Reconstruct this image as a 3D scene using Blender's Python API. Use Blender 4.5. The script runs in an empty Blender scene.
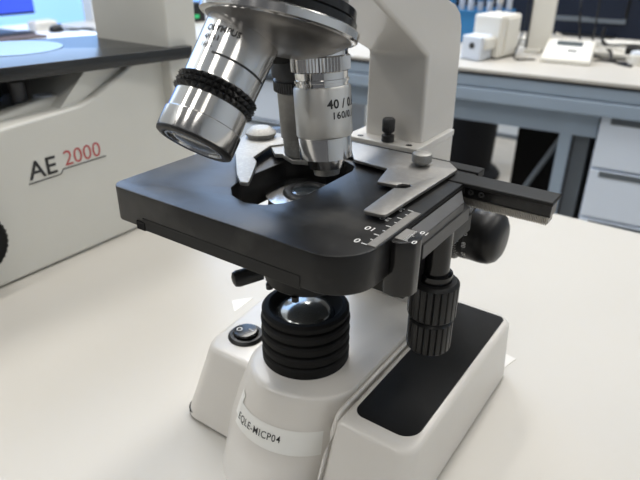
import bpy, bmesh, math, random
from mathutils import Vector, Matrix
sc = bpy.context.scene
col = sc.collection
U = 0.00078                      # one drawing unit in metres
ZT = -165.0                      # height of the table top in drawing units
def W(p): return Vector((p[0]*U, p[1]*U, 0.75 + (p[2]-ZT)*U))
R = math.radians

# ------------------------------------------------------------------ camera
cam_d = bpy.data.cameras.new('camera'); cam = bpy.data.objects.new('camera', cam_d); col.objects.link(cam)
sc.camera = cam
yaw, pit, rol = R(34.8), R(26.7), R(0.5)
f = Vector((-math.sin(yaw)*math.cos(pit), math.cos(yaw)*math.cos(pit), -math.sin(pit)))
r0 = Vector((math.cos(yaw), math.sin(yaw), 0)); u0 = r0.cross(f)
r_ = math.cos(rol)*r0 + math.sin(rol)*u0; u_ = -math.sin(rol)*r0 + math.cos(rol)*u0
m = Matrix((r_, u_, -f)).transposed().to_4x4(); m.translation = W((167.55, -229.3, 105.35)); cam.matrix_world = m
cam_d.sensor_width = 36; cam_d.lens = 36*588/640; cam_d.clip_start = 0.01; cam_d.clip_end = 50
cam_d.dof.use_dof = True; cam_d.dof.focus_distance = 275*U; cam_d.dof.aperture_fstop = 20

# ------------------------------------------------------------------ light
sc.view_settings.view_transform = 'Standard'; sc.view_settings.look = 'None'
sc.view_settings.exposure = 0.06; sc.view_settings.gamma = 1.0
sc.view_settings.use_curve_mapping = False
w = bpy.data.worlds.new('world'); sc.world = w; w.use_nodes = True
w.node_tree.nodes['Background'].inputs[0].default_value = (0.74, 0.76, 0.80, 1)
w.node_tree.nodes['Background'].inputs[1].default_value = 0.16
def area(name, p, rot, sx, sy, power, colr):
    l = bpy.data.lights.new(name, 'AREA'); l.shape = 'RECTANGLE'; l.size = sx; l.size_y = sy
    l.energy = power; l.color = colr
    o = bpy.data.objects.new(name, l); col.objects.link(o); o.location = p; o.rotation_euler = rot
for x in (-1.3, -0.1, 1.1):
    for y, pw in ((-1.6, 9), (0.25, 10), (1.55, 20)):
        area('ceiling_panel_lamp', (x, y, 2.05+0.57), (0, 0, 0), 0.3, 1.2, pw*(1.25 if x < -1 else 1.0 if x < 1 else 0.6), (1, 0.965, 0.91))
area('window_daylight', (-1.45, 1.0, 1.55), (0, R(-90), 0), 1.0, 2.0, 7, (0.72, 0.85, 1.0))

# ------------------------------------------------------------------ materials
def mat(name, c, rough=0.5, metal=0.0, noise=0.0, nscale=300, bump=0.0, bscale=800, coat=0.0, c2=None, spec=0.5, stretch=None, anis=0.0):
    mt = bpy.data.materials.new(name); mt.use_nodes = True
    nt = mt.node_tree; b = nt.nodes['Principled BSDF']
    b.inputs['Base Color'].default_value = (*c, 1); b.inputs['Roughness'].default_value = rough
    b.inputs['Metallic'].default_value = metal; b.inputs['Specular IOR Level'].default_value = spec
    b.inputs['Coat Weight'].default_value = coat; b.inputs['Coat Roughness'].default_value = 0.15
    if anis:
        b.inputs['Anisotropic'].default_value = abs(anis); b.inputs['Anisotropic Rotation'].default_value = 0.25 if anis > 0 else 0
        tg = nt.nodes.new('ShaderNodeTangent'); tg.direction_type = 'UV_MAP'; tg.uv_map = 'uv'; nt.links.new(tg.outputs[0], b.inputs['Tangent'])
    tc = nt.nodes.new('ShaderNodeTexCoord')
    src = tc.outputs['Object']
    if stretch:
        mp = nt.nodes.new('ShaderNodeMapping'); mp.inputs['Scale'].default_value = stretch
        nt.links.new(src, mp.inputs[0]); src = mp.outputs[0]
    if noise or c2:
        n = nt.nodes.new('ShaderNodeTexNoise'); n.inputs['Scale'].default_value = nscale; n.inputs['Detail'].default_value = 5
        nt.links.new(src, n.inputs['Vector'])
        mx = nt.nodes.new('ShaderNodeMix'); mx.data_type = 'RGBA'
        cr = nt.nodes.new('ShaderNodeValToRGB'); cr.color_ramp.elements[0].position = 0.45; cr.color_ramp.elements[1].position = 0.75
        nt.links.new(n.outputs['Fac'], cr.inputs[0]); nt.links.new(cr.outputs[0], mx.inputs[0])
        mx.inputs[6].default_value = (*c, 1)
        mx.inputs[7].default_value = (*(c2 or [min(1, v*(1+noise)) for v in c]), 1)
        nt.links.new(mx.outputs[2], b.inputs['Base Color'])
        mr = nt.nodes.new('ShaderNodeMapRange'); mr.inputs[3].default_value = rough*0.9; mr.inputs[4].default_value = min(1, rough*1.25)
        nt.links.new(n.outputs['Fac'], mr.inputs[0]); nt.links.new(mr.outputs[0], b.inputs['Roughness'])
    if bump:
        n2 = nt.nodes.new('ShaderNodeTexNoise'); n2.inputs['Scale'].default_value = bscale; n2.inputs['Detail'].default_value = 3
        nt.links.new(src, n2.inputs['Vector'])
        bp = nt.nodes.new('ShaderNodeBump'); bp.inputs['Strength'].default_value = bump; bp.inputs['Distance'].default_value = 0.0003
        nt.links.new(n2.outputs['Fac'], bp.inputs['Height']); nt.links.new(bp.outputs[0], b.inputs['Normal'])
    return mt
def glow(name, c, s):
    mt = bpy.data.materials.new(name); mt.use_nodes = True; b = mt.node_tree.nodes['Principled BSDF']
    b.inputs['Base Color'].default_value = (*c, 1); b.inputs['Emission Color'].default_value = (*c, 1); b.inputs['Emission Strength'].default_value = s
    return mt
M = {
 'table': mat('table_laminate', (0.50, 0.48, 0.44), 0.38, noise=0.03, nscale=6),
 'body': mat('ivory_enamel', (0.68, 0.655, 0.615), 0.32, noise=0.03, nscale=30, coat=0.3),
 'body2': mat('cream_enamel', (0.66, 0.655, 0.61), 0.42, noise=0.04, nscale=20),
 'stage': mat('black_worn_anodised', (0.010, 0.010, 0.0105), 0.30, c2=(0.075, 0.072, 0.068), nscale=30, bump=0.06, bscale=2500, spec=0.26),
 'black': mat('black_paint', (0.010, 0.010, 0.010), 0.45, spec=0.26, noise=0.5, nscale=90, bump=0.1, bscale=2500),
 'aeplate': mat('black_plate', (0.012, 0.013, 0.014), 0.22, spec=0.6),
 'deep': mat('matt_black', (0.004, 0.004, 0.005), 0.6, spec=0.15),
 'gloss': mat('gloss_black_paint', (0.006, 0.006, 0.0065), 0.2, spec=0.35, coat=0.1),
 'plastic': mat('black_plastic', (0.010, 0.010, 0.0105), 0.34, spec=0.35, noise=0.2, nscale=100),
 'rubber': mat('black_rubber', (0.008, 0.008, 0.008), 0.6, spec=0.18, noise=0.4, nscale=200, bump=0.2, bscale=3000),
 'dim': mat('dark_grey_metal', (0.06, 0.06, 0.062), 0.4, metal=0.5, noise=0.3, nscale=150),
 'chrome': mat('chrome', (0.66, 0.65, 0.64), 0.17, metal=1, anis=0.85),
 'chrome2': mat('polished_chrome', (0.66, 0.65, 0.64), 0.09, metal=1, anis=0.5),
 'satin': mat('satin_metal', (0.33, 0.325, 0.31), 0.5, metal=0.85, noise=0.3, nscale=900, bump=0.1, bscale=4000),
 'barrel': mat('pearl_barrel', (0.62, 0.61, 0.585), 0.36, metal=0.8, bump=0.15, bscale=5000, anis=0.7),
 'shell': mat('brushed_shell', (0.27, 0.26, 0.25), 0.33, metal=1, noise=0.1, nscale=200),
 'plate': mat('brushed_plate', (0.31, 0.30, 0.285), 0.42, metal=0.9, noise=0.15, nscale=500),
 'rack': mat('rack_metal', (0.42, 0.40, 0.37), 0.4, metal=0.9),
 'ink': mat('black_ink', (0.015, 0.015, 0.016), 0.5),
 'white': mat('white_ink', (0.75, 0.75, 0.74), 0.5),
 'red': mat('red_ink', (0.50, 0.045, 0.05), 0.5),
 'blue': mat('blue_ring', (0.02, 0.07, 0.2), 0.25, coat=0.5),
 'paper': mat('paper_label', (0.84, 0.84, 0.81), 0.45),
 'glass': mat('dark_lens', (0.06, 0.07, 0.08), 0.04, coat=1, spec=0.9),
 'dome': mat('frosted_lens', (0.35, 0.36, 0.36), 0.14, metal=0.8, noise=0.4, nscale=140),
 'bluegrey': mat('blue_grey_steel', (0.31, 0.385, 0.475), 0.4, noise=0.05, nscale=10),
 'darkgrey': mat('grey_steel', (0.12, 0.14, 0.16), 0.5),
 'drawer': mat('pale_blue_laminate', (0.76, 0.84, 0.96), 0.45, noise=0.02, nscale=8),
 'bwhite': mat('white_plastic', (0.72, 0.70, 0.64), 0.4, noise=0.02, nscale=20),
 'cwhite': mat('cool_white_plastic', (0.62, 0.66, 0.72), 0.4),
 'navy': mat('navy_panel', (0.009, 0.014, 0.028), 0.5, spec=0.25, noise=0.3, nscale=3),
 'bluetray': mat('blue_plastic', (0.02, 0.16, 0.36), 0.35),
 'lcd': mat('lcd_grey', (0.10, 0.12, 0.13), 0.3),
 'wall': mat('wall_paint', (0.55, 0.58, 0.60), 0.8, noise=0.03, nscale=4),
 'floor': mat('floor_vinyl', (0.46, 0.43, 0.38), 0.5, noise=0.15, nscale=12),
 'ceil': mat('ceiling_tile', (0.7, 0.7, 0.68), 0.9, noise=0.05, nscale=6),
 'window': glow('daylight_pane', (0.25, 0.48, 0.92), 0.85),
 'screen': glow('blue_screen', (0.03, 0.07, 0.55), 0.9),
}

# ------------------------------------------------------------------ helpers
ORG = {}
class MB:
    def __init__(s): s.v = []; s.f = []; s.uv = {}
    def add(s, vs, fs):
        n = len(s.v); s.v += [Vector(v) for v in vs]; s.f += [[i+n for i in q] for q in fs]; return s
    def box(s, x0, x1, y0, y1, z0, z1):
        return s.prism([(x0, y0), (x1, y0), (x1, y1), (x0, y1)], z0, z1)
    def prism(s, pts, z0, z1):
        n = len(pts)
        z0s = z0 if isinstance(z0, (list, tuple)) else [z0]*n
        z1s = z1 if isinstance(z1, (list, tuple)) else [z1]*n
        vs = [(p[0], p[1], z0s[i]) for i, p in enumerate(pts)] + [(p[0], p[1], z1s[i]) for i, p in enumerate(pts)]
        return s.add(vs, [list(range(n))[::-1], list(range(n, 2*n))] + [[i, (i+1) % n, n+(i+1) % n, n+i] for i in range(n)])
    def prism_x(s, pts, x0, x1):            # pts are (y, z)
        n = len(pts)
        vs = [(x0, p[0], p[1]) for p in pts] + [(x1, p[0], p[1]) for p in pts]
        return s.add(vs, [list(range(n))[::-1], list(range(n, 2*n))] + [[i, (i+1) % n, n+(i+1) % n, n+i] for i in range(n)])
    def loft(s, rings, cap=True, closed=True):
        n = len(rings[0]); vs = [p for q in rings for p in q]; fs = []
        for j in range(len(rings)-1):
            for i in range(n if closed else n-1):
                a = j*n+i; b = j*n+(i+1) % n; fs.append([a, b, b+n, a+n])
        if cap: fs += [list(range(n))[::-1], list(range((len(rings)-1)*n, len(rings)*n))]
        return s.add(vs, fs)
    def lathe(s, p0, p1, prof, n=64, cap=True):
        # prof: list of (distance from p0 along p0->p1, radius[, tooth])
        p0 = Vector(p0); d = (Vector(p1)-p0).normalized(); a, b = frame(d); rings = []
        for q in prof:
            t = q[2] if len(q) > 2 else 0
            rings.append([p0 + d*q[0] + (a*math.cos(2*math.pi*i/n) + b*math.sin(2*math.pi*i/n))*(q[1] - (t if i % 2 else 0)) for i in range(n)])
        st = len(s.v); h = 0
        for j, q in enumerate(prof):
            for i in range(n): s.uv[st+j*n+i] = (i/n, q[0]*0.02)
        return s.loft(rings, cap)
    def tube(s, pts, r, n=8):
        pts = [Vector(p) for p in pts]; rings = []
        for i, p in enumerate(pts):
            d = (pts[min(i+1, len(pts)-1)] - pts[max(i-1, 0)]).normalized(); a, b = frame(d)
            rings.append([p + (a*math.cos(2*math.pi*k/n) + b*math.sin(2*math.pi*k/n))*r for k in range(n)])
        return s.loft(rings)
    def xf(s, fn): s.v = [Vector(fn(v)) for v in s.v]; return s
    def build(s, name, m, parent=None, bevel=0, seg=3, smooth=True, ang=35):
        me = bpy.data.meshes.new(name)
        org = ORG[parent] if parent else Vector((0, 0, 0))
        me.from_pydata([W(v)-org for v in s.v], [], s.f)
        bm = bmesh.new(); bm.from_mesh(me)
        if s.uv:
            L = bm.loops.layers.uv.new('uv'); bm.verts.ensure_lookup_table()
            for fc in bm.faces:
                us = [s.uv.get(l.vert.index, (0, 0)) for l in fc.loops]
                wrap = max(u[0] for u in us) - min(u[0] for u in us) > 0.5 and len(us) == 4
                for l, u in zip(fc.loops, us): l[L].uv = (u[0]+(1 if wrap and u[0] < 0.5 else 0), u[1])
        bmesh.ops.recalc_face_normals(bm, faces=bm.faces); bm.to_mesh(me); bm.free()
        return link(name, me, m, parent, org, bevel, seg, smooth, ang)
def frame(d):
    h = Vector((0, 0, 1)) if abs(d.z) < 0.9 else Vector((0, 1, 0))
    a = d.cross(h).normalized(); return a, d.cross(a).normalized()
def link(name, me, m, parent, org, bevel=0, seg=3, smooth=True, ang=35):
    o = bpy.data.objects.new(name, me); col.objects.link(o)
    if parent: o.parent = parent
    ORG[o] = org
    me.materials.append(M[m] if isinstance(m, str) else m)
    if bevel:
        b = o.modifiers.new('bevel', 'BEVEL'); b.width = bevel*U; b.segments = seg; b.limit_method = 'ANGLE'; b.angle_limit = R(30)
        b.harden_normals = False
    if smooth:
        for p in me.polygons: p.use_smooth = True
        me.set_sharp_from_angle(angle=R(ang)) if not bevel else me.set_sharp_from_angle(angle=R(180))
        if bevel:
            wn = o.modifiers.new('weighted', 'WEIGHTED_NORMAL'); wn.keep_sharp = True
    return o
def rrect(pts, rads, n=8):
    """round the corners of a polygon"""
    out = []; k = len(pts)
    for i in range(k):
        p = Vector((*pts[i][:2], 0)); a = Vector((*pts[i-1][:2], 0))-p; b = Vector((*pts[(i+1) % k][:2], 0))-p
        r = rads[i] if isinstance(rads, (list, tuple)) else rads
        if r <= 0: out.append((p.x, p.y)); continue
        a.normalize(); b.normalize(); h = a.angle(b)/2
        if h > R(88): out.append((p.x, p.y)); continue
        t = r/math.tan(h); c = p + (a+b).normalized()*(r/math.sin(h))
        s0 = p+a*t-c; s1 = p+b*t-c; tot = s0.angle(s1); ax = s0.cross(s1)
        if ax.length < 1e-9: out.append((p.x, p.y)); continue
        for j in range(n+1):
            q = Matrix.Rotation(tot*j/n, 3, ax) @ s0 + c; out.append((q.x, q.y))
    return out
def plate(name, outlines, z0, z1, m, parent, bevel=0.4):
    """flat plate with holes, rounded rim"""
    cu = bpy.data.curves.new(name, 'CURVE'); cu.dimensions = '2D'; cu.fill_mode = 'BOTH'
    for pts in outlines:
        sp = cu.splines.new('POLY'); sp.points.add(len(pts)-1); sp.use_cyclic_u = True
        for i, p in enumerate(pts): sp.points[i].co = (p[0]*U, p[1]*U, 0, 1)
    cu.extrude = ((z1-z0)/2-bevel)*U; cu.bevel_depth = bevel*U; cu.bevel_resolution = 2; cu.offset = -bevel*U
    t = bpy.data.objects.new('t', cu); col.objects.link(t)
    me = bpy.data.meshes.new_from_object(t, depsgraph=bpy.context.evaluated_depsgraph_get())
    bpy.data.objects.remove(t); org = ORG[parent] if parent else Vector((0, 0, 0))
    off = W((0, 0, (z0+z1)/2)) - org
    for v in me.vertices: v.co = v.co + off
    me.materials.clear(); me.name = name
    bm = bmesh.new(); bm.from_mesh(me); bmesh.ops.remove_doubles(bm, verts=bm.verts, dist=1e-6); bm.to_mesh(me); bm.free()
    return link(name, me, m, parent, org, ang=40)
def text(name, s, fn, m, parent, size=1.0, bold=0.0, align='LEFT', subdiv=True, spacing=1.0):
    """lettering laid on a surface: fn(u, v) -> point in drawing units"""
    cu = bpy.data.curves.new(name, 'FONT'); cu.body = s; cu.size = size; cu.align_x = align; cu.offset = bold; cu.space_character = spacing
    cu.resolution_u = 3
    t = bpy.data.objects.new('t', cu); col.objects.link(t)
    me = bpy.data.meshes.new_from_object(t, depsgraph=bpy.context.evaluated_depsgraph_get()); bpy.data.objects.remove(t)
    org = ORG[parent]
    for v in me.vertices: v.co = W(fn(v.co.x, v.co.y)) - org
    me.materials.clear()
    return link(name, me, m, parent, org, smooth=False)
def empty(name, p, label, cat, group=None):
    o = bpy.data.objects.new(name, None); col.objects.link(o); o.location = W(p); o.empty_display_size = 0.02
    ORG[o] = W(p); tag(o, label, cat, group); return o
def tag(o, label, cat, group=None):
    o['label'] = label; o['category'] = cat
    if group: o['group'] = group
    return o
def struct(o): o['kind'] = 'structure'; return o

# ------------------------------------------------------------------ the room
FL = ZT - 0.75/U
XL, XR, YF, YB = -2050, 3200, -3000, 3900
struct(MB().box(XL-100, XR, YF, YB+100, FL-60, FL).build('floor', 'floor'))
struct(MB().box(XL-100, XR, YF, YB+100, FL+2.7/U, FL+2.8/U).build('ceiling', 'ceil'))
struct(MB().box(XL-100, XR, YB, YB+100, FL, FL+2.7/U).build('wall_back', 'wall'))
struct(MB().box(XR, XR+100, YF, YB+100, FL, FL+2.7/U).build('wall_right', 'wall'))
wl = MB().box(XL-100, XL, YF, 500, FL, FL+2.7/U).box(XL-100, XL, 3000, YB, FL, FL+2.7/U)
wl.box(XL-100, XL, 500, 3000, FL, -215).box(XL-100, XL, 500, 3000, FL+2.4/U, FL+2.7/U)
struct(wl.build('wall_left', 'wall'))
wn = struct(MB().box(XL-60, XL-50, 500, 3000, -215, FL+2.4/U).build('window_1', 'window'))
fr = MB()
for y in (500, 1600, 2300, 2970): fr.box(XL-70, XL-30, y, y+30, -215, FL+2.4/U)
fr.box(XL-70, XL-30, 500, 3000, -215, -190).build('window_frame', 'bwhite', wn)
struct(MB().box(XL, XR, YB-8, YB, FL, FL+30).build('baseboard_back', 'darkgrey'))

# ------------------------------------------------------------------ our table
t = empty('lab_table', (-250, 0, FL), 'white laminate lab table in the foreground carrying both microscopes', 'table')
MB().box(-1150, 620, -700, 424, ZT-32, ZT).build('table_top', 'table', t, bevel=2)
for x in (-1120, 560):
    for y in (-660, 350): MB().box(x, x+40, y, y+40, FL, ZT-32).build('leg', 'bluegrey', t)

# ------------------------------------------------------------------ the main microscope
sx = empty('microscope', (0, 20, ZT), 'ivory and black upright laboratory microscope with chrome objectives in the middle foreground', 'microscope')

# base: centre nose, two side blocks
ZS = [-165, -148, -130, -118, -115.3, -113.6, -113]; RS = [47, 42, 36, 31, 30, 28.6, 26]
def nr(z):
    for i in range(len(ZS)-1):
        if z <= ZS[i+1]: return RS[i]+(RS[i+1]-RS[i])*max(0, (z-ZS[i]))/(ZS[i+1]-ZS[i])
    return RS[-1]
def nose(a, z, off=0.0):                     # a in degrees, 180 = left, 270 = front
    r = nr(z)+off; ca, sa = math.cos(R(a)), math.sin(R(a))
    wd = r if ca < 0 else 40+(r-36)*.1
    rf = r
    if z < -148: wd = 42+(36-42)*(-148-z)/17 if ca < 0 else wd; rf = r+(12)*(-148-z)/17
    return Vector((wd*ca, -8+rf*sa, z))
rings = []
for z in ZS[:1]+[-160, -154]+ZS[1:]:
    q = [nose(180+180*i/48, z) for i in range(49)]
    q += [Vector((q[-1].x, 118, z)), Vector((q[0].x, 118, z))]; rings.append(q)
base = MB().loft(rings)
base = base.build('base', 'body', sx, bevel=0, ang=50)
def block(pb, pt, rb, name):
    """drafted block with rounded corners; pb bottom, pt top outline"""
    b = rrect(pb, rb); tt = rrect(pt, rb); rg = []
    cx = sum(p[0] for p in pt)/len(pt); cy = sum(p[1] for p in pt)/len(pt)
    zb, ztp = -163, -118
    def ring(z, k, ins):
        out = []
        for (p, q) in zip(b, tt):
            x = p[0]+(q[0]-p[0])*k; y = p[1]+(q[1]-p[1])*k
            d = Vector((x-cx, y-cy)); d = Vector((max(-1, min(1, d.x/12)), max(-1, min(1, d.y/12))))
            out.append((x-d.x*ins, y-d.y*ins, z))
        return out
    rg.append(ring(zb, 0, 0)); rg.append(ring(ztp-3.5, 0.92, 0))
    for i in range(1, 6):
        a = R(90*i/5); rg.append(ring(ztp-3.5*(1-math.sin(a)), 0.92+.08*math.sin(a), 3.5*(1-math.cos(a))))
    return MB().loft(rg).build(name, 'body', base, ang=50)
block([(40.5, -49), (88, -49), (88, 119), (40.5, 119)], [(41.5, -31), (86, -31), (86, 117), (41.5, 117)], [3, 11, 9, 2], 'side_housing')
block([(-20, -43), (-69, -43), (-76, 119), (-20, 119)], [(-20, -25), (-62, -25), (-74, 117), (-20, 117)], [2, 13, 9, 2], 'side_housing')
# seam ridge beside the right housing
MB().tube([(40.3, -51, -163), (40.3, -44.5, -150), (40.3, -38.5, -137), (40.4, -33.5, -127), (40.5, -31, -122), (40.6, -29.5, -119.3), (40.7, -27.8, -117.8), (40.8, -25, -116.9), (40.9, -20, -116.6), (41.2, 40, -116.6), (41.4, 116, -116.6)], 1.25, 14).build('seam_ridge', 'body', base, ang=180)
MB().prism(rrect([(-68.5, -41.5), (-30, -42), (-30, -20), (45, -20), (45, -44), (85, -44), (85, 116), (-74, 116)], [9, 0, 0, 0, 0, 9, 9, 9]), -165, -161).build('rubber_foot', 'rubber', base)
# anti slip pad
pad = plate('anti_slip_pad', [rrect([(46, -22.5), (82, -22.5), (82, 112), (46, 112)], [6, 10, 4, 4])], -118.3, -117.2, 'rubber', base, 0.3)
# asset label
def patch(a0, a1, zf0, zf1, off, n=40):
    rg = []
    for i in range(n+1):
        k = i/n; a = a0+(a1-a0)*k; zt, zb = zf0(k), zf1(k)
        rg.append([nose(a, zb+(zt-zb)*j/4, off) for j in range(5)])
    return MB().loft(rg, cap=False, closed=False)
lab = patch(240, 324, lambda k: -130.6-2.2*k, lambda k: -144.3-3.4*k, 0.35).build('asset_label', 'paper', base)
patch(236, 243, lambda k: -124.5-1.5*k, lambda k: -139.5, 0.45, 6).build('paper_tab', 'paper', base)
text('label_text', 'EQLE-MICP04', lambda u, v: nose(242.5+u*1.27, -140.2+v-0.0*u, 0.55), 'ink', lab, size=5.9, bold=0.025, spacing=1.1)
# power switch
sw = MB().lathe((-46, -3.5, -118.5), (-46, -3.5, -100), [(0, 11.5), (1.2, 11.5), (2.6, 10.2), (2.8, 8.4), (1.6, 8.0)], 48).build('power_switch', 'plastic', sx)
rk = MB().lathe((-46, -3.5, -117), (-46.8, -4, -100), [(0, 7.8), (2.6, 7.8), (3.4, 7.2), (3.7, 5)], 48).build('rocker', 'gloss', sw)
MB().lathe((-49.5, -5.5, -113.1), (-49.6, -5.6, -100), [(0, 1.9), (0.1, 1.9), (0.1, 1.3), (0, 1.3)], 24, cap=False).build('off_mark', 'white', rk)
MB().box(-44.6, -41.2, -2.5, -1.9, -113.3, -112.9).build('on_mark', 'white', rk)

# illuminator collar
prof = [(0, 25.6), (6.5, 25.9), (7.8, 25.0), (8.2, 23.4)]
for k in range(3):
    h = 9+k*7.6; prof += [(h, 23.4), (h+0.6, 25.6), (h+4.4, 25.9), (h+5.6, 25.0), (h+6, 23.4)]
prof += [(31.5, 23.4), (32, 25.2), (34.5, 25.2), (36, 23.6), (36.2, 21.2), (33, 19.5), (30, 17)]
cl = MB().lathe((-1.5, 0, -114.5), (-1.5, 0, 0), prof, 96).build('illuminator_collar', 'rubber', sx)
MB().lathe((-1.5, 0, -85.5), (-1.5, 0, 0), [(0, 18)]+[(8*math.sin(R(a)), 17*math.cos(R(a))) for a in range(5, 90, 6)]+[(8, 0.1)], 64).build('lens', 'dome', cl)

# arm
am = MB().prism_x([(88.5, -6), (88.5, 48.8), (70, 59.5), (53, 68.5), (26, 82.5), (-20, 100), (-50, 112), (-50, 150), (40, 140), (100, 90), (112, 77.5), (122, 74.5), (130, 69.5), (134, 62), (136, 45), (138, 0), (138, -6)], -19.5, 20.5)
am.xf(lambda v: (v[0]-min(17, max(0, (88-v[1])*.42)), v[1], v[2]) if v[0] < 0 and v[2] > 48 else v)
arm = am.build('arm', 'body', sx, bevel=2.6, seg=4)
MB().prism([(-27, 77), (24, 77), (24, 131), (-27, 131)], -6.5, -2.2).build('column_flange', 'body', arm, bevel=0.8)
MB().prism([(-10, 84), (23.6, 84), (23.6, 130.5), (-27, 130.5), (-27, 84)], -116, -6.4).build('column_foot', 'body', arm, bevel=1)
for x in (-18, 16): MB().lathe((x, 81.5, -2.2), (x, 81.5, 0), [(0, 2.0), (0.08, 2.0)], 20).build('screw_hole', 'ink', arm)
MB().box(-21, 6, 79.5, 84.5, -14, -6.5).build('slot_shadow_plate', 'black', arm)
MB().box(6.5, 22, 79, 85, -16, -6.6).build('slide_guide', 'plate', arm)
ts = MB().lathe((2, 80.5, -2.2), (2, 80.5, 20), [(0, 2.6), (0.4, 3.9), (4.2, 3.9), (4.6, 2.2), (5.6, 2.2), (6, 3.2, .3), (7, 3.9, .35), (13.4, 3.9, .35), (14.4, 3.2)], 40).build('lock_screw', 'dim', sx)

# stage
slot = [(13, -36), (15.5, -28), (15.5, 18), (13, 25), (5, 29), (-8, 29), (-18, 22), (-22, 10), (-22, -26), (-19, -36), (-12, -43), (-2, -46), (7, -43)]
slot = rrect(slot, 3, 3)
out = rrect([(-70, -68), (70, -68), (70, 62), (-70, 62)], [7, 19, 3, 5], 14)
stg = plate('stage', [out, slot], -17.6, 0, 'stage', sx, 0.6)
MB().box(-48, 46, -68.35, -66.5, -18.4, -12.2).build('front_insert', 'black', stg, bevel=0.25)
MB().prism_x([(-68.6, -18.6), (-68.6, -14.4), (-67, -14), (-67, -18.6)], -52.2, -46.5).build('clip_notch', 'deep', stg)
# scale along the right edge
sp = MB().prism([(65.3, -50), (69.2, -50), (69.2, -10.5), (65.3, -10.5)], 0, 0.25).build('stage_scale', 'plate', stg)
tk = MB()
for i in range(0, 33):
    y = -50+i*1.24; L = 2.6 if i % 8 == 0 else (1.3 if i % 4 == 0 else 0)
    if L: tk.box(65.4-L, 65.4, y-.22, y+.22, 0.02, 0.2)
tk.build('scale_ticks', 'white', sp)
for i, s in enumerate(('0', '10', '20', '30')):
    y0 = -48.6+i*12.4-2.4
    text('scale_number', s, lambda u, v, y0=y0: (61.6-u, y0+3.6-v, 0.12), 'white', sp, size=5.0, bold=0.05, align='LEFT')
# vernier post
vp_ = rrect([(67, -39), (74, -39.5), (79, -34.5), (79.5, -29), (76, -25), (67, -25)], [2, 5, 4, 4, 3, 1], 5)
vp = plate('vernier_post', [vp_], -27, -1.2, 'gloss', stg, 0.6)
MB().prism([(70.2, -36), (74, -36), (74, -25.5), (70.2, -25.5)], -1.2, -1.0).build('vernier_scale', 'plate', vp)
tk = MB()
for i in range(10): tk.box(74, 75.2 if i % 5 else 76, -35.6+i*1.08-.15, -35.6+i*1.08+.15, -1.2, -1.03)
tk.build('vernier_ticks', 'white', vp)
text('vernier_number', '0', lambda u, v: (79.6-u, -33.6-v, -1.1), 'white', vp, size=4.2, bold=.04)
text('vernier_number', '10', lambda u, v: (80.3-u, -23.8-v, -1.1), 'white', vp, size=4.0, bold=.04)

# slide carriage: rails, bar, holder
cr = MB().prism([(63, -24), (70.3, -24), (70.3, 60), (63, 60)], -6, -1.4).build('side_rail', 'black', stg)
MB().prism([(70.3, -22), (76, -22), (76, 23), (70.3, 33)], [-9]*4, [-2.5, -4.5, -4.5, -2.5]).build('slide_block', 'dim', stg, bevel=0.3)
MB().prism([(66, -21), (76.6, -21), (76.6, 30), (70, 36), (66, 36)], -16, -9).build('slide_block_lower', 'dim', stg, bevel=0.3)
MB().box(50, 76, 10, 36, -24, -15).build('drive_housing', 'black', stg)
bar = MB().box(-62, 71, 52, 61, -3, 0.9).build('rear_rail', 'black', stg, bevel=.5)
cb = MB().box(52, 113.6, 34.5, 49, -1.6, 0.7).build('cross_bar', 'black', stg, bevel=.7)
MB().box(60, 112.8, 37.2, 47, -8, -1.5).build('bar_groove_face', 'gloss', cb)
rk_ = MB().box(69, 112.2, 37.6, 45, -11.4, -7.6)
for i in range(52): rk_.box(69.4+i*.825, 69.85+i*.825, 35.9, 38, -11.6, -7.6)
rk_.build('toothed_rack', 'rack', cb)
for x in (73.5, 79): MB().lathe((x, 37.4, -4.5), (x, 10, -4.5), [(0, 1.5), (.4, 1.5), (.4, .8), (0.1, .7)], 20).build('screw', 'dim', cb)
hold = [(50.3, -28.8), (60.7, -27.6), (62.6, 44), (55, 52), (10, 52), (-8, 52), (11.7, 26), (33, 24.2), (36.9, 9.2), (38.2, 4.8), (47.6, 6.2), (49.2, 9.8), (52.6, 11.2), (54.4, 8.6), (53.2, 5), (50.4, 3.4), (48.6, 2.4)]
h = plate('slide_holder', [rrect(hold, [1.5, 2, 1.5, 2, 1, 1, 0, .6, 0, .3, .3, .8, .8, .8, .8, .3, .3], 3)], 1.6, 3.4, 'plate', sx, 0.35)
MB().box(-62, 60, 33, 50, 0.1, 1.6).build('holder_base', 'black', h)
def thumb(p, r, hh, name='thumbscrew'):
    return MB().lathe(p, (p[0], p[1], p[2]+50), [(0, r*.45), (1.4, r*.45), (1.5, r*.85), (2, r, .25), (hh-1, r, .25), (hh-.4, r*.93), (hh, r*.75), (hh+.05, 0.1)], 48).build(name, 'satin', h)
thumb((44.5, 39.5, 3.4), 5.2, 6.5)
# left finger clip
fing = [(-61, 24), (-57, 10), (-49, -1), (-38, -12), (-20, -31), (-11.7, -37.7), (-7.6, -36.4), (-14, -26), (-24.2, -11), (-30.3, -6.6), (-35.7, 13.8), (-32, 20), (-30, 31), (-41, 36), (-54, 35)]
fc = plate('finger_clip', [rrect(fing, [3, 3, 3, 3, 3, 1, 1, 2, .6, .5, .6, .6, 1, 3, 4], 3)], 3.2, 5.2, 'satin', h, 0.4)
arm2 = [(-35.7, 14.5), (-26.4, 6.5), (-23, 8.5), (-12.6, 3.6), (-2, 8), (-10, 40), (-44, 40), (-37, 22)]
plate('left_finger', [arm2], 1.9, 4.2, 'satin', h, .3)
MB().lathe((-51, 24, 5.2), (-51, 24, 50), [(0, 7.6), (1.2, 7.6), (1.4, 8.8), (2.8, 9), (5.4, 6), (5.7, 4.2), (5.4, 2), (5.3, 0.2)], 16).build('pivot_knob', 'satin', h)
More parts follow.
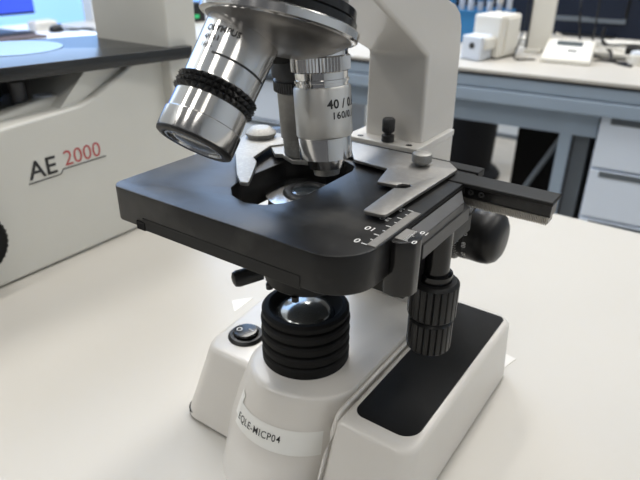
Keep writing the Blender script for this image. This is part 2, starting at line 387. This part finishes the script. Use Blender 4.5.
MB().lathe((-30, 34, 4.2), (-30, 34, 50), [(0, 4), (1.6, 4), (2.2, 3)], 24).build('screw', 'satin', h)

# condenser under the stage
cd = MB().lathe((0, 0, -60), (0, 0, 0), [(0, 15), (0.1, 22.5), (1.5, 23.8), (14, 23.8), (15, 26), (30, 26), (32, 22), (50, 20)], 64).build('condenser', 'black', sx)
MB().lathe((0, 0, -10.2), (0, 0, 10), [(0, 13), (1.2, 12.6), (2, 11.6), (2, 8.8), (1, 8.2)], 48).build('condenser_ring', 'dim', cd)
MB().lathe((0, 0, -9), (0, 0, 10), [(0, 8.4), (.9, 6), (1.3, .1)], 48).build('condenser_lens', 'glass', cd)
MB().lathe((0, 0, -10.3), (0, 0, 10), [(0, 22), (.4, 22)], 48).build('condenser_rim', 'chrome', cd)
MB().lathe((-6, -10, -50), (-21.5, -36, -52.5), [(0, 2.6), (15, 2.6), (15.2, 4.3), (28.5, 4.6), (30.5, 3.9), (31.3, 2.2)], 32).build('aperture_lever', 'plastic', cd)
for (x, y) in ((-11, -20), (8, -22)): MB().lathe((x, y, -59), (x, y, -70), [(0, 2), (3, 2), (3.4, 1.3)], 16).build('clamp_screw', 'plastic', cd)
MB().prism([(-26, 15), (56, 15), (56, 84), (-26, 84)], -40, -18).build('stage_bracket', 'black', sx, bevel=1)
MB().box(44, 66, -14, 30, -44, -18).build('stage_carrier', 'black', sx, bevel=1)

# coaxial stage drive
dx, dy = 70, 12
dv = MB().lathe((dx, dy, -15), (dx, dy, -100), [(0, 6.6), (24, 6.6), (24.2, 8.5), (28, 8.5), (33, 8.5)], 48).build('stage_drive_shaft', 'gloss', sx)
def knurl(name, z0, z1, r, par, n=34):
    L = z0-z1
    b = MB(); rings = []; N = n*6
    for (hh, rr, g) in [(0, r-3, 0), (0.2, r-1.6, 0), (1.6, r-.1, 0), (1.9, r, 1), (L-1.6, r, 1), (L-1.2, r-.1, 0), (L, r-1.2, 0), (L+.1, r-3, 0)]:
        rings.append([(dx+(rr-(0.75 if g and i % 6 < 1 else 0))*math.cos(2*math.pi*i/N), dy+(rr-(0.75 if g and i % 6 < 1 else 0))*math.sin(2*math.pi*i/N), z0-hh) for i in range(N)])
    return b.loft(rings).build(name, 'plastic', par, ang=30)
knurl('upper_drive_knob', -43, -64, 12.5, dv, 22)
knurl('lower_drive_knob', -64.5, -83.5, 11.6, dv, 22)

# focus knobs on the right of the arm
fy, fz = 97.5, -55
fk = MB().lathe((20, fy, fz), (100, fy, fz), [(0, 14), (14, 14), (20, 14.2)], 48).build('focus_shaft', 'plastic', sx)
MB().lathe((42, fy, fz), (100, fy, fz), [(0, 17), (1, 19.2, .5), (8, 19.2, .5), (9, 17.5)], 96).build('coarse_focus_knob', 'plastic', fk)
fs_ = MB().lathe((51, fy, fz), (100, fy, fz), [(0, 17.4), (5.5, 17.4), (6, 17)], 96).build('focus_scale_ring', 'plastic', fk)
tk = MB()
for i in range(60):
    a = 2*math.pi*i/60; L = 3.2 if i % 5 == 0 else 1.9; rr = 17.5
    p = [Vector((51.4+q*L, fy+rr*math.cos(a+s), fz+rr*math.sin(a+s))) for q, s in ((0, -.008), (1, -.008), (1, .008), (0, .008))]
    tk.add(p, [[0, 1, 2, 3]])
tk.build('focus_ticks', 'white', fs_, smooth=False)
for k, s in enumerate(('50', '60', '70')):
    a0 = R(-150-26*k)
    text('focus_number', s, lambda u, v, a0=a0: (59.3-v*0.9, fy+17.7*math.cos(a0+u/17.5), fz+17.7*math.sin(a0+u/17.5)), 'white', fs_, size=4.0, bold=.03, align='CENTER')
MB().lathe((57, fy, fz), (100, fy, fz), [(0, 16.5), (.5, 17.2), (10, 17.3), (14, 16.6), (17.5, 14.4), (19.5, 11), (20.3, 6), (20.5, .1)], 96).build('fine_focus_knob', 'plastic', fk, ang=60)

# nosepiece
Nc = Vector((1.8, -20.8, 78.6)); nn = Vector((0, math.sin(R(20)), math.cos(R(20))))
def ND(k): return Nc + nn*k
npc = MB().lathe(ND(-16), ND(40), [(0, 12), (2, 19), (5, 25), (8, 29.5), (10, 31.5), (10.3, 32.5)], 96).build('nosepiece', 'shell', sx, ang=60)
MB().lathe(ND(-6), ND(40), [(0, 31.5), (0.1, 33.2), (.8, 34.1), (3.9, 34.3), (4.6, 33.4), (4.7, 31)], 128).build('nosepiece_rim', 'chrome', npc)
MB().lathe(ND(-1.4), ND(40), [(0, 32.6), (3.0, 32.4), (3.2, 31), (3.8, 31), (4.4, 31.6), (8, 31.2), (8.4, 29)], 128).build('nosepiece_collar', 'gloss', npc)
MB().lathe(ND(8), ND(60), [(0, 27), (8, 26.5), (40, 26.5)], 64).build('head_mount', 'shell', npc)

def along(p, q, prof, name, m, par, n=96, ang=35):
    return MB().lathe(p, q, prof, n).build(name, m, par, ang=ang)
# low power objective, pointing forward
T = Vector((-5.8, -70.1, 32.4)); Mo = Vector((-5.0, -40.2, 69.0))
o4 = along(T, Mo, [(1.2, 15.0), (1.4, 16.2), (1.8, 16.4), (9.6, 16.4), (10, 16.0)], 'objective', 'chrome', sx)
along(T, Mo, [(9.6, 15.8), (18.8, 15.5)], 'middle_barrel', 'chrome', o4)
kb = MB(); d = (Mo-T).normalized(); a_, b_ = frame(d); NT = 34
rows = 3; h0 = 18.4; hs = 7.2/rows
for rI in range(rows):
    for i in range(NT):
        a0 = 2*math.pi*i/NT; a1 = 2*math.pi*(i+1)/NT; am_ = (a0+a1)/2; z0 = h0+rI*hs; z1 = z0+hs
        P = lambda a, z, r: T + d*z + (a_*math.cos(a)+b_*math.sin(a))*r
        kb.add([P(a0, z0, 15.5), P(a1, z0, 15.5), P(a1, z1, 15.5), P(a0, z1, 15.5), P(am_, (z0+z1)/2, 17.4)], [[0, 1, 4], [1, 2, 4], [2, 3, 4], [3, 0, 4]])
kb.build('knurled_grip', 'plastic', o4, smooth=False)
along(T, Mo, [(18, 14), (18.1, 15.6), (18.4, 15.6)], 'grip_edge', 'plastic', o4)
along(T, Mo, [(25.4, 15.8), (26, 15.5), (52, 15.9), (54, 15.0)], 'upper_barrel', 'chrome', o4)
# engraved line part way round
def cyl(Tp, Mp, r, a, z):
    dd = (Mp-Tp).normalized(); A, B = frame(dd); return Tp + dd*z + (A*math.cos(a)+B*math.sin(a))*r
cv = (W((167.5, -229.3, 105)) - W(T)).normalized()
ac4 = math.atan2(cv.dot(b_), cv.dot(a_))          # side of the barrel with the lettering
ln = MB(); rg = []
for i in range(41):
    a = ac4 - 0.55 + 1.75*i/40; rg.append([cyl(T, Mo, 15.75, a, 33.4), cyl(T, Mo, 15.75, a, 34.2)])
ln.loft(rg, cap=False, closed=False).build('index_line', 'ink', o4, smooth=False)
def on4(z0, a0): return lambda u, v: cyl(T, Mo, 15.95, a0+u/15.9, z0+v)
for s, zz, aa, sz in (('OLYMPUS', 42.5, -1.02, 3.6), ('4X 0.1', 38.8, -0.98, 2.8), ('160/-', 35.4, -0.98, 2.8)):
    text('engraving', s, on4(zz, ac4+aa), 'ink', o4, size=sz, bold=.04)
along(T, Mo, [(1.8, 16.0), (1.2, 16.35), (.2, 16.1), (-.3, 15.2), (-.3, 13.6), (1.0, 12.4), (1.1, 10)], 'front_ring', 'plastic', o4)
along(T, Mo, [(0.6, 12.6), (-.15, 12.4), (-.15, 11.5), (.6, 11.3)], 'lens_ring', 'chrome', o4)
along(T, Mo, [(2.2, 11.5), (1.2, 11.3), (-.1, 7.5), (-.7, .1)], 'front_lens', 'glass', o4, ang=60)
# the 40x objective
T2 = Vector((15, -4.3, 4.9)); M2 = Vector((8.7, -2.0, 60.3))
o40 = along(T2, M2, [(19, 12.6), (19.6, 13.2), (20, 13.4), (41.5, 13.5), (42.4, 12.9)], 'objective', 'barrel', sx)
along(T2, M2, [(8.6, 11.4), (9, 12.6), (19.4, 12.8)], 'lower_barrel', 'chrome2', o40)
along(T2, M2, [(3.6, 7), (3.8, 8.7), (8.6, 9.3), (8.9, 11)], 'tip_barrel', 'chrome2', o40)
along(T2, M2, [(0, 5.2), (.3, 6.2), (3.8, 6.9)], 'tip', 'satin', o40)
along(T2, M2, [(42, 12.3), (44, 12.3), (44.2, 12.9), (45.4, 12.9), (45.6, 12.3), (49, 12.5)], 'neck_ring', 'chrome2', o40)
along(T2, M2, [(48.6, 12.6), (49.2, 13.8, .55), (55.2, 13.9, .55), (55.8, 13)], 'knurled_ring', 'chrome', o40, n=110)
along(T2, M2, [(55.6, 12.9), (64, 12.8)], 'upper_collar', 'chrome2', o40)
along(T2, M2, [(57.6, 12.95), (57.8, 13.05), (59.8, 13.05), (60, 12.95)], 'blue_band', 'blue', o40)
d2 = (M2-T2).normalized(); A2, B2 = frame(d2); cv = (W((167.5, -229.3, 105)) - W(T2)).normalized(); ac = math.atan2(cv.dot(B2), cv.dot(A2))
def on40(z0, a0): return lambda u, v: cyl(T2, M2, 13.56, ac+a0+u/13.5, z0+v)
text('magnification_text', '40 / 0.65', on40(33.2, .14), 'ink', o40, size=5.6, bold=.14, spacing=1.05)
text('magnification_text', '160/0.17', on40(28.4, .28), 'ink', o40, size=4.4, bold=.09, spacing=1.1)
# third objective behind
T3 = Vector((-14.6, 13.1, 5)); M3 = Vector((-15.5, 9, 58))
o3 = along(T3, M3, [(10, 8.2), (10.4, 9.2), (34, 9.3), (35, 8.6)], 'objective', 'plate', sx)
along(T3, M3, [(0, 6), (.6, 8.2), (10, 8.4)], 'lower_barrel', 'satin', o3)
along(T3, M3, [(34.6, 9.6), (35, 11, .4), (40, 11, .4), (40.4, 9.6), (42, 9.8), (42.4, 11.4), (49, 11.4), (52, 10)], 'knurled_ring', 'dim', o3)
# fourth mount, partly hidden behind the low power objective
along(Nc+Vector((-14, 14, -20)), Nc+Vector((-10, 10, 0)), [(0, 9), (.5, 10), (14, 10)], 'mount_cap', 'plastic', npc)

# ------------------------------------------------------------------ inverted microscope at the left
ae = empty('inverted_microscope', (-380, 80, ZT), 'large cream inverted microscope with black stage plate and red 2000 marking at the left', 'microscope')
face = [(-190, ZT+1), (178, ZT+1), (212, ZT+1), (212, -30), (200, 3), (142, 3), (97, -21), (78, -26), (-190, -41)]
bd = MB().prism_x(face, -440, -310).build('body', 'body2', ae, bevel=3)
MB().box(-438, -313, -185, 208, ZT, ZT+2).build('rubber_foot', 'rubber', ae)
MB().prism_x([(176, -60), (176, 130), (216, 130), (216, -60)], -410, -297).build('column', 'body2', ae, bevel=3)
MB().prism_x([(-190, -40), (97, -22), (150, 3), (-190, 3)], -440, -400).build('rear_wall', 'dim', ae)
sp = plate('stage_plate', [rrect([(-334, -60), (-322, 24), (-285, 199), (-420, 203), (-500, -20), (-500, -60)], [3, 3, 4, 3, 3, 3])], 2.5, 14, 'aeplate', ae, 0.6)
MB().lathe((-412, 80, 14), (-412, 80, 40), [(0, 48), (.4, 48)], 64).build('glass_insert', mat('glass_insert', (0.2, 0.24, 0.29), 0.15, metal=0.6), sp)
MB().lathe((-380, 25, -45), (-380, 25, 3), [(0, 30), (12, 30), (12.5, 12), (26, 12), (26.5, 20), (40, 20)], 48).build('objective_turret', 'plastic', ae)
MB().lathe((-350, 46, -34), (-350, 46, 3), [(0, 7), (30, 7), (30.5, 5)], 32).build('objective', 'dim', ae)
MB().prism_x([(70, -34), (86, -24), (146, 3), (96, 3), (60, -30)], -400, -318).build('inner_cheek', 'body2', ae)
MB().prism_x([(-10, -38), (10, -27), (60, -19), (78, -17), (80, -26), (60, -30)], -350, -332).build('turret_guard', 'body2', ae, bevel=4)
MB().lathe((-341, 63, -18.5), (-341, 63, 0), [(0, 9), (1, 8)], 32).build('clear_cap', 'cwhite', ae)
kn = MB().lathe((-310, -46, -112), (-270, -46, -112), [(0, 26), (4, 27.5, .9), (16, 27.5, .9), (18, 25), (18.2, 10)], 72).build('focus_knob', 'rubber', ae)
tx = lambda y0, z0, w_=1.0: (lambda u, v: (-309.6, y0+u*w_, z0+v))
text('logo_letters', 'AE', tx(18.4, -78.8, 1.02), 'ink', ae, size=22.5, bold=.25)
text('logo_number', '2000', tx(52.3, -75.6, .99), 'red', ae, size=20.0, bold=-.12)
MB().tube([(-309.6, 16.5, -82), (-309.6, 47.5, -81.6), (-309.6, 50.5, -77.8), (-309.6, 96, -77.6)], .45).build('logo_underline', 'ink', ae)

# ------------------------------------------------------------------ benches behind
ca, sa_ = math.cos(0.085), math.sin(0.085)
def bx(v):                                       # bench frame: x along its front edge, y depth behind it
    return (-409+(v[0]+409)*ca-(v[1])*sa_, 1200+(v[0]+409)*sa_+v[1]*ca, v[2])
bn = empty('lab_bench', (-350, 1400, FL), 'long white topped lab bench with blue grey steel frame across the back', 'bench')
MB().box(-1950, 900, 0, 820, ZT-8, ZT).xf(bx).build('bench_top', 'table', bn, bevel=1)
MB().box(-1950, 900, 3, 815, ZT-14, ZT-8).xf(bx).build('edge_strip', 'ink', bn)
MB().box(-1950, 900, 6, 60, ZT-44, ZT-14).box(-1950, 900, 0, 60, ZT-78, ZT-46).xf(bx).build('apron', 'bluegrey', bn, bevel=3)
MB().box(-1950, -1262, 45, 90, ZT-140, ZT-78).box(-928, -70, 45, 90, ZT-140, ZT-78).box(332, 900, 45, 90, ZT-140, ZT-78).xf(bx).build('cross_rail', 'bluegrey', bn)
MB().box(-1950, 900, 760, 800, ZT-140, ZT-14).xf(bx).build('rear_rail', 'bluegrey', bn)
for x in (-1900, -560-300, -152, 860):
    MB().box(x, x+28, 45, 75, FL, ZT-140).xf(bx).build('leg', 'bluegrey', bn)
    MB().box(x, x+28, 740, 780, FL, ZT-14).xf(bx).build('leg', 'bluegrey', bn)
MB().tube([bx((-146, 80, -315)), bx((-330, 90, -720))], 7).build('diagonal_brace', 'darkgrey', bn)
MB().box(-118, -84, 70, 420, FL, ZT-140).xf(bx).build('side_panel', 'darkgrey', bn)

def cabinet(x0, x1, label, zt=-244, n=4, hgt=129):
    c = empty('drawer_cabinet', bx(((x0+x1)/2, 200, FL)), label, 'cabinet', None)
    MB().box(x0, x1, 52, 560, FL, zt-6).xf(bx).build('carcass', 'drawer', c)
    z = zt-4
    for i in range(n):
        hh = hgt*(1 if i < n-1 else 1.6)
        dr = MB().box(x0+3, x1-3, 30, 52, z-hh+6, z).xf(bx).build('drawer', 'drawer', c, bevel=2)
        MB().box(x0+24, x1-14, 28.4, 32, z-16, z-2).xf(bx).build('handle_recess', 'darkgrey', dr)
        z -= hh
    return c
cabinet(-68, 330, 'pale blue drawer cabinet under the back bench at the right edge')
cabinet(-1260, -930, 'pale blue drawer cabinet under the back bench behind the chrome objectives', zt=-250, hgt=142)
# things under the bench
b = empty('waste_bin', (-1030, 3040, FL), 'tall round black bin with flared foot on the floor beneath the back bench', 'bin')
MB().lathe((-1030, 3040, FL), (-1030, 3040, 0), [(0, 190), (20, 194), (46, 173), (58, 136), (340, 146), (640, 152), (650, 138)], 48).build('bin_body', 'deep', b)
MB().lathe((-1030, 3040, FL+650), (-1030, 3040, 1000), [(0, 157), (14, 157), (34, 126), (40, 20)], 48).build('lid', 'deep', b)
c = empty('computer_tower', (-290, 1800, FL), 'black computer tower standing beneath the back bench behind the diagonal brace', 'computer')
MB().box(-368, -226, 1650, 2150, FL+12, -392).build('case', 'deep', c, bevel=4)
MB().box(-362, -232, 1646, 1652, FL+30, -400).build('front_panel', 'deep', c)
for x in (-355, -250): MB().box(x, x+18, 1680, 2100, FL, FL+12).build('foot', 'rubber', c)

# ---- on the bench
pn = empty('partition_screen', bx((0, 790, ZT)), 'dark navy partition standing along the rear of the back bench', 'partition')
MB().box(-1000, 900, 780, 812, ZT, ZT+520).xf(bx).build('panel', 'navy', pn)
MB().box(-1004, 904, 776, 816, ZT+520, ZT+532).xf(bx).build('top_rail', 'darkgrey', pn)

# boxy instrument
ins = empty('benchtop_instrument', (-390, 1410, ZT), 'cream boxy bench instrument with a dial on its small front housing, on the back bench', 'instrument')
uu = Vector((-.96, .28, 0)); vv = Vector((.12, .99, 0)); O = Vector((-368, 1356, 0))
def ib(u, v, z): p = O + uu*u + vv*v; return (p.x, p.y, z)
def ibox(u0, u1, v0, v1, z0, z1):
    q = MB(); return q.add([ib(u0, v0, z0), ib(u1, v0, z0), ib(u1, v1, z0), ib(u0, v1, z0), ib(u0, v0, z1), ib(u1, v0, z1), ib(u1, v1, z1), ib(u0, v1, z1)],
                          [[0, 1, 2, 3], [4, 5, 6, 7], [0, 1, 5, 4], [1, 2, 6, 5], [2, 3, 7, 6], [3, 0, 4, 7]])
ibox(2, 88, 0, 118, ZT+3, -57).build('housing', 'bwhite', ins, bevel=5)
ibox(-4, 70, 30, 105, ZT+8, -63).build('side_cover', 'bwhite', ins, bevel=3)
ibox(5, 85, 6, 110, ZT, ZT+4).build('foot', 'rubber', ins)
fh = ibox(22, 84, -62, 4, ZT+1, -104).build('front_housing', 'cwhite', ins, bevel=4)
ibox(12, 30, -48, 4, ZT+28, -108).build('motor_cover', 'bwhite', ins, bevel=4)
p = Vector(ib(50, -62, -128)); q = Vector(ib(50, -90, -128))
MB().lathe(p, q, [(0, 8), (2, 8), (2.5, 4), (6, 3.5), (6.1, 1)], 32).build('dial', 'dim', fh)
# meter
mt = empty('bench_meter', (-210, 1450, ZT), 'small white wedge-shaped bench meter with grey display on the back bench', 'meter')
mo = Vector((-268, 1392, 0)); mu = Vector((.99, .13, 0)); mv = Vector((-.16, .99, 0))
def mb(u, v, z): p = mo+mu*u+mv*v; return (p.x, p.y, z)
def wedge(u0, u1, v0, v1, z0, za, zb):
    return MB().add([mb(u0, v0, z0), mb(u1, v0, z0), mb(u1, v1, z0), mb(u0, v1, z0), mb(u0, v0, za), mb(u1, v0, za), mb(u1, v1, zb), mb(u0, v1, zb)],
                    [[0, 1, 2, 3], [4, 5, 6, 7], [0, 1, 5, 4], [1, 2, 6, 5], [2, 3, 7, 6], [3, 0, 4, 7]])
wedge(0, 122, 0, 150, ZT, ZT+13, ZT+44).build('housing', 'bwhite', mt, bevel=4)
def sl(v): return ZT+13+31*v/150
wedge(14, 108, 22, 136, sl(22)-3, sl(22)+1.2, sl(136)+1.2).build('keypad', 'paper', mt, bevel=.5)
wedge(26, 92, 92, 126, sl(92)-3, sl(92)+2.2, sl(126)+2.2).build('display', 'lcd', mt)
wedge(60, 82, 50, 62, sl(50)-3, sl(50)+2.2, sl(62)+2.2).build('button', 'dim', mt)
# upright white panel
wp = empty('upright_stand', (-270, 1480, ZT), 'white upright equipment stand beside the bench meter on the back bench', 'stand')
MB().prism([(-345, 1520), (-286, 1535), (-306, 1620), (-355, 1605)], ZT+8, ZT+260).build('column', 'bwhite', wp, bevel=4)
MB().prism([(-350, 1521), (-345.2, 1519.5), (-355.2, 1605), (-360, 1606)], ZT+8, ZT+262).build('edge_trim', 'ink', wp)
MB().prism([(-350, 1516), (-305, 1524), (-297, 1562), (-205, 1642), (-205, 1680), (-350, 1690)], ZT, ZT+12).build('foot', 'bwhite', wp, bevel=2)
# monitor
mn = empty('computer_monitor', (-290, 1980, ZT), 'black computer monitor on the back bench in front of the navy partition', 'monitor')
MB().prism([(-405, 1985), (-178, 1998), (-180, 2020), (-408, 2008)], -120, 60).build('casing', 'gloss', mn, bevel=3)
MB().prism([(-398, 1983), (-186, 1995), (-186, 1999), (-398, 1987)], -106, 52).build('screen', 'navy', mn)
MB().prism([(-404, 1982.5), (-180, 1995.5), (-180, 2000), (-404, 1990)], -120, -104).build('lower_bezel', 'darkgrey', mn)
MB().box(-310, -270, 2000, 2020, ZT+4, -118).build('neck', 'plastic', mn)
MB().box(-370, -200, 1960, 2060, ZT, ZT+6).build('foot', 'plastic', mn, bevel=2)
# paper stacks
rnd = random.Random(3)
for i, (x, y, wd, dp, hh, lb) in enumerate([(-200, 1560, 130, 110, 14, 'stack of white paper under the tangled cables right of the bench meter'),
                                            (-200, 1700, 170, 90, 22, 'long pile of white folders behind the cables on the back bench'),
                                            (-408, 1615, 38, 60, 26, 'small pile of white pads left of the upright stand on the back bench')]):
    t = empty('paper_stack', (x+wd/2, y, ZT), lb, 'paper')
    for k in range(4):
        o = rnd.uniform(-4, 4); z = ZT+k*hh/4
        MB().box(x+o, x+wd+o, y, y+dp, z, z+hh/4-.8).build('sheet_bundle', 'bwhite' if k % 2 else 'paper', t)
# cables
def cable(pts, r, lb, nm='cable', m='plastic', parts=12):
    P_ = [Vector(p) for p in pts]; out = []
    for i in range(len(P_)-1):
        a = P_[max(i-1, 0)]; b = P_[i]; c = P_[i+1]; d = P_[min(i+2, len(P_)-1)]
        for k in range(parts):
            t = k/parts; out.append(0.5*((2*b)+(c-a)*t+(2*a-5*b+4*c-d)*t*t+(3*b-a-3*c+d)*t**3))
    out.append(P_[-1]); return tag(MB().tube(out, r).build(nm, m), lb, 'cable')
zb = ZT+3
cable([(-270, 1700, 60), (-250, 1640, -30), (-215, 1590, ZT+24), (-150, 1545, zb), (-105, 1550, zb), (-60, 1590, zb), (-10, 1560, zb)], 3, 'thick black cable dropping from the monitor and running right along the bench')
cable([(-205, 1650, 30), (-190, 1600, ZT+60), (-172, 1520, zb), (-140, 1500, zb), (-90, 1505, zb), (-40, 1540, zb)], 2.4, 'thin black cable falling down in front of the paper stack right of the meter')
cable([(-356, 1508, 40), (-354, 1506, -60), (-352, 1480, -120), (-345, 1420, zb), (-320, 1385, zb), (-296, 1395, ZT+4), (-280, 1400, ZT+4)], 2.2, 'thin dark cable hanging down the left edge of the white upright stand')
cable([(-80, 1640, ZT+30), (-110, 1600, ZT+34), (-150, 1620, ZT+28), (-185, 1660, ZT+40), (-220, 1720, ZT+30)], 2.4, 'dark cable looping over the pile of white folders')
cable([(-185, 1700, ZT+60), (-165, 1600, ZT+40), (-130, 1548, ZT+20), (-118, 1520, zb), (-90, 1480, zb), (-60, 1460, zb)], 4.5, 'glossy black cable looping down beside the meter towards the white pot')
cable([(-290, 1600, ZT+50), (-270, 1590, ZT+44), (-250, 1575, ZT+38), (-205, 1558, ZT+26), (-150, 1552, ZT+30), (-100, 1560, ZT+22)], 2.6, 'white cable lying over the paper stack behind the meter', m='bwhite')
cb_ = empty('power_adapter', (-75, 1560, ZT), 'black power adapter lying among the cables at the right edge of the back bench', 'adapter')
MB().box(-100, -45, 1575, 1640, ZT, ZT+34).build('case', 'plastic', cb_, bevel=5)
wj = empty('sample_pot', (-40, 1500, ZT), 'round white pot in front of the black power adapter on the back bench', 'pot')
MB().lathe((-55, 1510, ZT), (-55, 1510, 0), [(0, 21), (24, 22), (26, 20)], 32).build('pot', 'bwhite', wj)
MB().lathe((-55, 1510, ZT+26), (-55, 1510, 0), [(0, 20), (6, 19), (8, 12)], 32).build('lid', 'cwhite', wj)
# blue rack with tubes
tr = empty('tube_rack', (-520, 1640, ZT), 'bright blue plastic crate behind the boxy instrument on the back bench', 'rack')
q = MB().box(-640, -455, 1590, 1596, ZT, -70).box(-640, -455, 1720, 1726, ZT, -70).box(-640, -634, 1590, 1726, ZT, -70).box(-461, -455, 1590, 1726, ZT, -70).box(-640, -455, 1590, 1726, ZT, ZT+5)
q.build('crate', 'bluetray', tr, bevel=1); MB().box(-645, -450, 1585, 1591, -78, -70).build('rim', 'bluetray', tr)
for i in range(9):
    x = -625+i*20; y = 1625+(i % 3)*30; hh = 118+(i*37 % 23)
    tb = tag(MB().lathe((x, y, ZT+6), (x, y, 0), [(0, 6), (3, 8), (hh-16, 8)], 16).build('sample_tube', 'cwhite'), 'slim sample tube, %s from the left in the blue crate' % ('leftmost', 'second', 'third', 'fourth', 'fifth', 'sixth', 'seventh', 'eighth', 'ninth')[i] if i else 'slim sample tube, leftmost in the blue crate', 'tube', 'tubes in the blue crate')
    ORG[tb] = Vector((0, 0, 0)); MB().lathe((x, y, ZT+6+hh-16), (x, y, 400), [(0, 9.5), (14, 9.5)], 16).build('cap', 'bwhite' if i % 2 else 'bluetray', tb)

# ------------------------------------------------------------------ left bench by the window
lb = empty('side_bench', (-1750, 1000, FL), 'pale bench along the window wall behind the inverted microscope', 'bench')
MB().box(-2040, -1520, 300, 1050, ZT-26, ZT).build('bench_top', 'drawer', lb, bevel=2)
for (x, y) in ((-2030, 310), (-1560, 310), (-2030, 1040), (-1560, 1040)): MB().box(x, x+35, y, y+35, FL, ZT-26).build('leg', 'bluegrey', lb)
mn = empty('computer_monitor', (-1850, 880, ZT), 'computer monitor with glowing blue screen on the window bench at the left', 'monitor')
MB().prism([(-1870, 650), (-1846, 650), (-1846, 962), (-1870, 962)], -112, 60).build('casing', 'plastic', mn, bevel=3)
MB().box(-1847, -1844.5, 655, 957, -104, 52).build('screen', 'screen', mn)
MB().box(-1875, -1850, 790, 820, ZT, -105).build('neck', 'plastic', mn)
MB().box(-1930, -1810, 740, 880, ZT, ZT+6).build('foot', 'plastic', mn, bevel=2)
kb_ = empty('keyboard', (-1740, 800, ZT), 'black keyboard in front of the blue-screened monitor', 'keyboard')
MB().box(-1790, -1725, 650, 880, ZT, ZT+9).build('keyboard_body', 'plastic', kb_, bevel=2)
q = MB()
for i in range(4):
    for j in range(14): q.box(-1786+i*15, -1774+i*15, 655+j*16, 668+j*16, ZT+9, ZT+12)
q.build('keys', 'dim', kb_)
bk = empty('book', (-1700, 740, ZT), 'brown folder lying in front of the keyboard on the window bench', 'folder')
MB().box(-1715, -1650, 640, 870, ZT, ZT+8).build('cover', mat('brown_card', (0.11, 0.08, 0.06), 0.6), bk)
MB().box(-1713, -1652, 642, 868, ZT+1, ZT+7).build('pages', 'paper', bk)
ms = empty('computer_mouse', (-1750, 960, ZT), 'black computer mouse beside the keyboard on the window bench', 'mouse')
MB().lathe((-1750, 945, ZT+7), (-1750, 1000, ZT+7), [(0, 3), (4, 12), (16, 17), (32, 17), (44, 10), (48, 2)], 24).xf(lambda v: (v[0], v[1], max(ZT, v[2]))).build('mouse_body', 'plastic', ms)
MB().box(-1751, -1748, 975, 988, ZT+21, ZT+25).build('scroll_wheel', 'dim', ms)
wc = empty('light_grey_device', (-1820, 1000, ZT), 'pinkish white device between the blue-screened monitor and the mouse', 'device')
MB().prism([(-1850, 925), (-1800, 925), (-1800, 1010), (-1850, 1010)], ZT, ZT+30).build('housing', 'bwhite', wc, bevel=6)
MB().prism([(-1842, 935), (-1808, 935), (-1808, 1000), (-1842, 1000)], ZT+30, ZT+33).build('top_cover', 'cwhite', wc)
pb = empty('white_binder', (-1700, 1100, ZT), 'white upright box file with small blue mark beside the cream microscope column', 'box file')
MB().box(-1960, -1900, 1225, 1310, ZT-20, ZT+170).build('case', 'bwhite', pb, bevel=2)
MB().box(-1900, -1898.6, 1255, 1285, -115, -90).build('blue_mark', 'bluetray', pb)
cable([(-1800, 930, ZT+2), (-1780, 990, ZT+2), (-1830, 1040, ZT+2), (-1880, 1000, ZT+2), (-1840, 960, ZT+30)], 3, 'white cable curling beside the mouse on the window bench', m='bwhite')
cable([(-1760, 1000, ZT+3), (-1720, 1030, ZT+3), (-1740, 1060, ZT+3), (-1700, 1076, ZT+3)], 4, 'black cable lying at the end of the window bench')
dk = empty('dark_device', (-1600, 1440, ZT), 'dark green-lit device on the far left end of the back bench', 'device')
MB().box(-1665, -1580, 1420, 1500, ZT, ZT+70).build('case', 'plastic', dk, bevel=3)
MB().box(-1580, -1578, 1440, 1462, ZT+16, ZT+28).build('green_light', glow('green_light', (0.02, 0.35, 0.12), 0.8), dk)
# scraps on the table
tag(MB().prism([(-133.6, 74.5), (-122.3, 88), (-120.5, 63)], ZT, ZT+.4).build('paper_scrap', 'paper'), 'small triangular white paper scrap on the table left of the power switch', 'paper')
tag(MB().prism([(80, 123), (85, 122.5), (88.5, 137), (79.5, 139)], ZT, ZT+.4).build('paper_scrap', 'body'), 'tiny paper scrap on the table at the rear right corner of the microscope base', 'paper')
